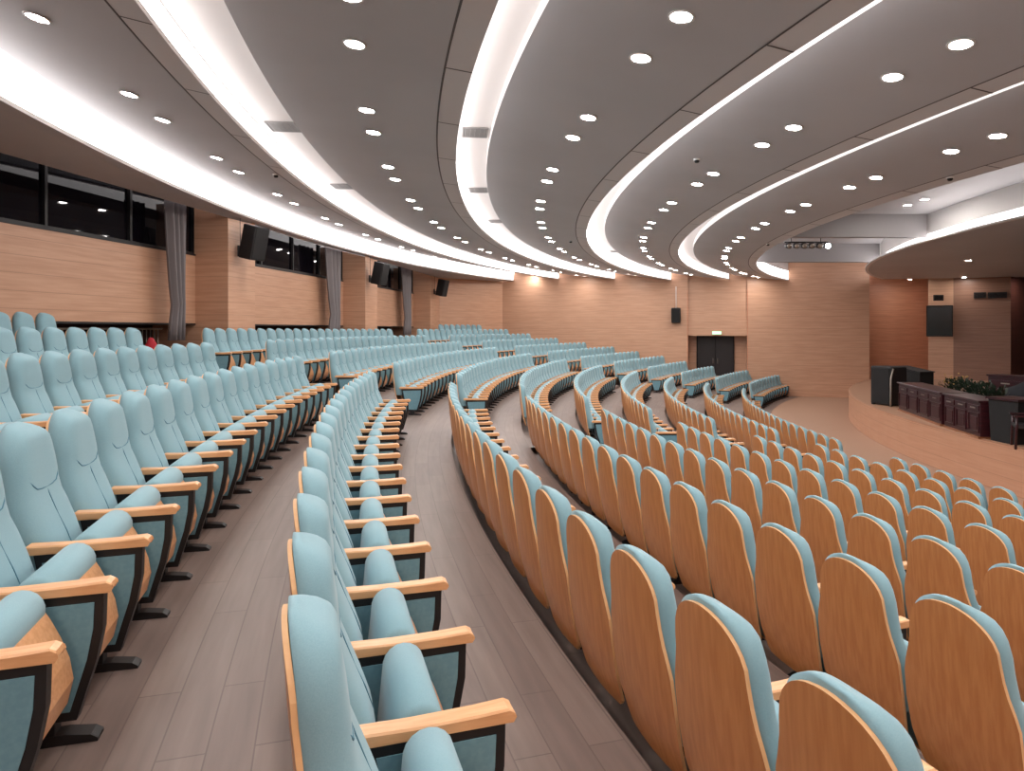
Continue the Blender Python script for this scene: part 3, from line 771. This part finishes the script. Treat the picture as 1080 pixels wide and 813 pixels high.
# road case with slanted lid behind
p = on_z(962, 424, SFZ); t = empty('equipment_case', p, math.radians(-72), 'black equipment case with a sloping top behind the stage desks', 'case')
b = MB(); b.prism([(-.55, .0), (.55, .0), (.55, 1.02), (-.45, 1.16), (-.55, 1.12)], -.3, .3, BLKM); b.build('body', t)
b = MB(); b.prism([(-.58, 1.13), (-.45, 1.17), (.58, 1.03), (.58, 1.06), (-.45, 1.21), (-.58, 1.16)], -.33, .33, BLK); b.build('lid', t)
# long rosewood desks along the stage edge
def desk(a, c, h, npan, label, depth=.6, group='rosewood desks on the stage'):
    d = c - a; L_ = d.length; t = empty('stage_desk', a, math.atan2(d.y, d.x), label, 'desk', group)
    s = 1                                  # local +y = away from audience
    b = MB(); b.cbox((0, 0, .05), (L_, depth, h - .04), ROSE, .01); b.build('body', t)
    b = MB(); b.cbox((-.03, -.05, h - .045), (L_ + .03, depth + .03, h), ROSE, .012); b.build('desktop', t)
    b = MB(); b.box((.02, -.03, 0), (L_ - .02, depth, .05), mat('brass_plinth', (150, 100, 70), .35, .3)); b.build('plinth', t)
    for q in range(npan):
        x0 = L_ * q / npan + .05; x1 = L_ * (q + 1) / npan - .05
        b = MB()
        for (p0, p1) in (((x0, -.02, h * .62), (x1, 0, h * .66)), ((x0, -.02, .12), (x1, 0, .16)), ((x0, -.02, .12), (x0 + .04, 0, h * .66)), ((x1 - .04, -.02, .12), (x1, 0, h * .66)),
                         ((x0, -.018, h * .72), (x1, 0, h * .86))): b.box(p0, p1, ROSE)
        b.box((x0 + .1, -.012, .2), (x1 - .1, 0, h * .55), ROSE)
        o = b.build('front_panel', t)
        b = MB(); xm = (x0 + x1) / 2; b.box((xm - .12, -.03, h * .77), (xm + .12, -.016, h * .80), SILV); b.build('pull_handle', o)
    return t
# audience side of the stage is -x: run the desks from near to far so that local +y points to +x... (mirrored below)
a1 = on_z(993, 449.5, SFZ); a0 = on_z(948, 432.6, SFZ); desk(a0, a1, .86, 4, 'long dark rosewood desk with framed panels beside the black cabinet')
a2 = on_z(1034, 463, SFZ); a1b = on_z(996, 450.4, SFZ); desk(a1b, a2, .86, 3, 'shorter dark rosewood desk continuing to the right of the long one')
# black end cabinet
p = on_z(1053, 466, SFZ) + Vector((.06, -.1, 0)); t = empty('black_cabinet', p, math.radians(-78), 'black cabinet at the right end of the rosewood desks', 'cabinet')
b = MB(); b.prism([(-.28, 0), (.30, 0), (.36, .92), (-.34, .92)], -.05, .6, BLKM); b.build('body', t)
b = MB(); b.cbox((-.38, -.1, .92), (.40, .66, .97), ROSE, .01); b.build('top', t)
# raised rosewood rostrum behind
p = Vector((14.2, 19.8, SFZ)); q_ = Vector((14.9, 17.9, SFZ)); desk(p, q_, 1.12, 2, 'taller dark desk with slatted front behind the right end of desks', .5)
# chair on the stage at the right frame edge
p = on_z(1086, 473, SFZ); t = empty('stage_chair', p, math.radians(150), 'dark red wooden armchair with black back at the right edge', 'chair')
b = MB(); b.cbox((-.26, -.27, .42), (.27, .27, .50), BLK, .02); b.build('seat', t)
b = MB(); b.cbox((-.30, -.26, .52), (-.24, .26, 1.18), BLK, .02); b.build('backrest', t)
for sx in (-.27, .25):
    for sy in (-.28, .28):
        b = MB(); b.tube([(sx * 1.08, sy, 0), (sx, sy, .46), (sx - (.03 if sx < 0 else 0), sy, 1.2 if sx < 0 else .68)], .026, ROSE); b.build('leg', t)
for sy in (-.28, .28):
    b = MB(); b.cbox((-.30, sy - .035, .66), (.30, sy + .035, .70), ROSE, .01); b.build('armrest', t)
b = MB(); b.tube([(-.31, -.30, 1.2), (-.32, 0, 1.25), (-.31, .30, 1.2)], .03, ROSE); b.build('top_rail', t)
# plants along the desks
def plant(u, v, s, label, flower=False):
    q0 = on_z(u, 431 + (u - 948) * .37, SFZ); p = q0 + Vector((1.15, .3, 0)); rnd = random.Random(int(u))
    t = empty('potted_plant', p, 0, label, 'plant', 'potted plants behind the stage desks')
    b = MB(); n = 12; b.loft([[Vector((math.cos(2 * PI * k / n) * r, math.sin(2 * PI * k / n) * r, z)) for k in range(n)] for r, z in ((.14, 0), (.17, .15), (.19, .34), (.21, .36))], BLK); b.build('pot', t)
    b = MB()
    for k in range(150):
        a = rnd.uniform(0, 2 * PI); el = rnd.uniform(-.1, 1.3); rr = rnd.uniform(.12, .36) * s
        c = Vector((math.cos(a) * math.cos(el) * rr * 1.1, math.sin(a) * math.cos(el) * rr * .75, 0.72 + math.sin(el) * rr * 1.1))
        d = (c - Vector((0, 0, .45))).normalized(); sd = d.cross(Vector((0, 0, 1))).normalized() * .035; up = d.cross(sd).normalized() * .01
        L_ = rnd.uniform(.10, .17)
        b.add([c - d * L_ * .5, c + sd + up, c + d * L_ * .5 - Vector((0, 0, .03)), c - sd + up], [(0, 1, 2, 3)], LEAF)
    for k in range(8):
        a = 2 * PI * k / 8; b.tube([(0, 0, .3), (math.cos(a) * .08, math.sin(a) * .08, .5), (math.cos(a) * .2, math.sin(a) * .2, .68)], .008, LEAF, 4)
    b.build('foliage', t)
    if flower:
        b = MB()
        for k in range(26):
            a = rnd.uniform(0, 2 * PI); rr = rnd.uniform(.1, .40) * s; c = Vector((math.cos(a) * rr, math.sin(a) * rr, .9 + .28 * rnd.random()))
            b.loft([[c + Vector((math.cos(q) * r, math.sin(q) * r, z)) for q in [2 * PI * j / 6 for j in range(6)]] for r, z in ((.008, -.03), (.03, 0), (.008, .02))], FLOW)
        b.build('flowers', t)
for u, v, s, lb, fl in ((969, 431, 1.0, 'potted plant with cream flowers behind the long stage desk', True), (979, 434, 1.1, 'dark leafy potted plant, second from the cream flowers', False),
                        (989, 438, 1.1, 'dark leafy potted plant at the joint of the two desks', False), (1000, 442, 1.1, 'dark leafy potted plant behind the shorter desk', False),
                        (1012, 446, 1.0, 'dark leafy potted plant beside the draped black heap', False)):
    plant(u, v, s, lb, fl)
# heap under a black cloth
p = Vector((13.2, 17.2, SFZ)); b = MB(); rings = []; rnd = random.Random(3)
for k in range(8):
    f = k / 7; r = []
    for j in range(20):
        a = 2 * PI * j / 20; rr = (1.0 - .3 * f ** 3) * (1 + .07 * math.sin(5 * a + 2 * f) + .04 * math.sin(9 * a))
        if k == 7: rr *= .3
        hgt = (1.08 + .24 * math.cos(a - 4.6)) * f ** .55
        r.append((p.x + .2 + math.cos(a) * rr * .55 + .1 * f, p.y + math.sin(a) * rr * .85, SFZ + hgt))
    rings.append(r)
b.loft(rings, CLOTH); o = b.build('draped_heap'); tag(o, 'dark heap under a black cloth behind the rosewood desks', 'covered furniture')
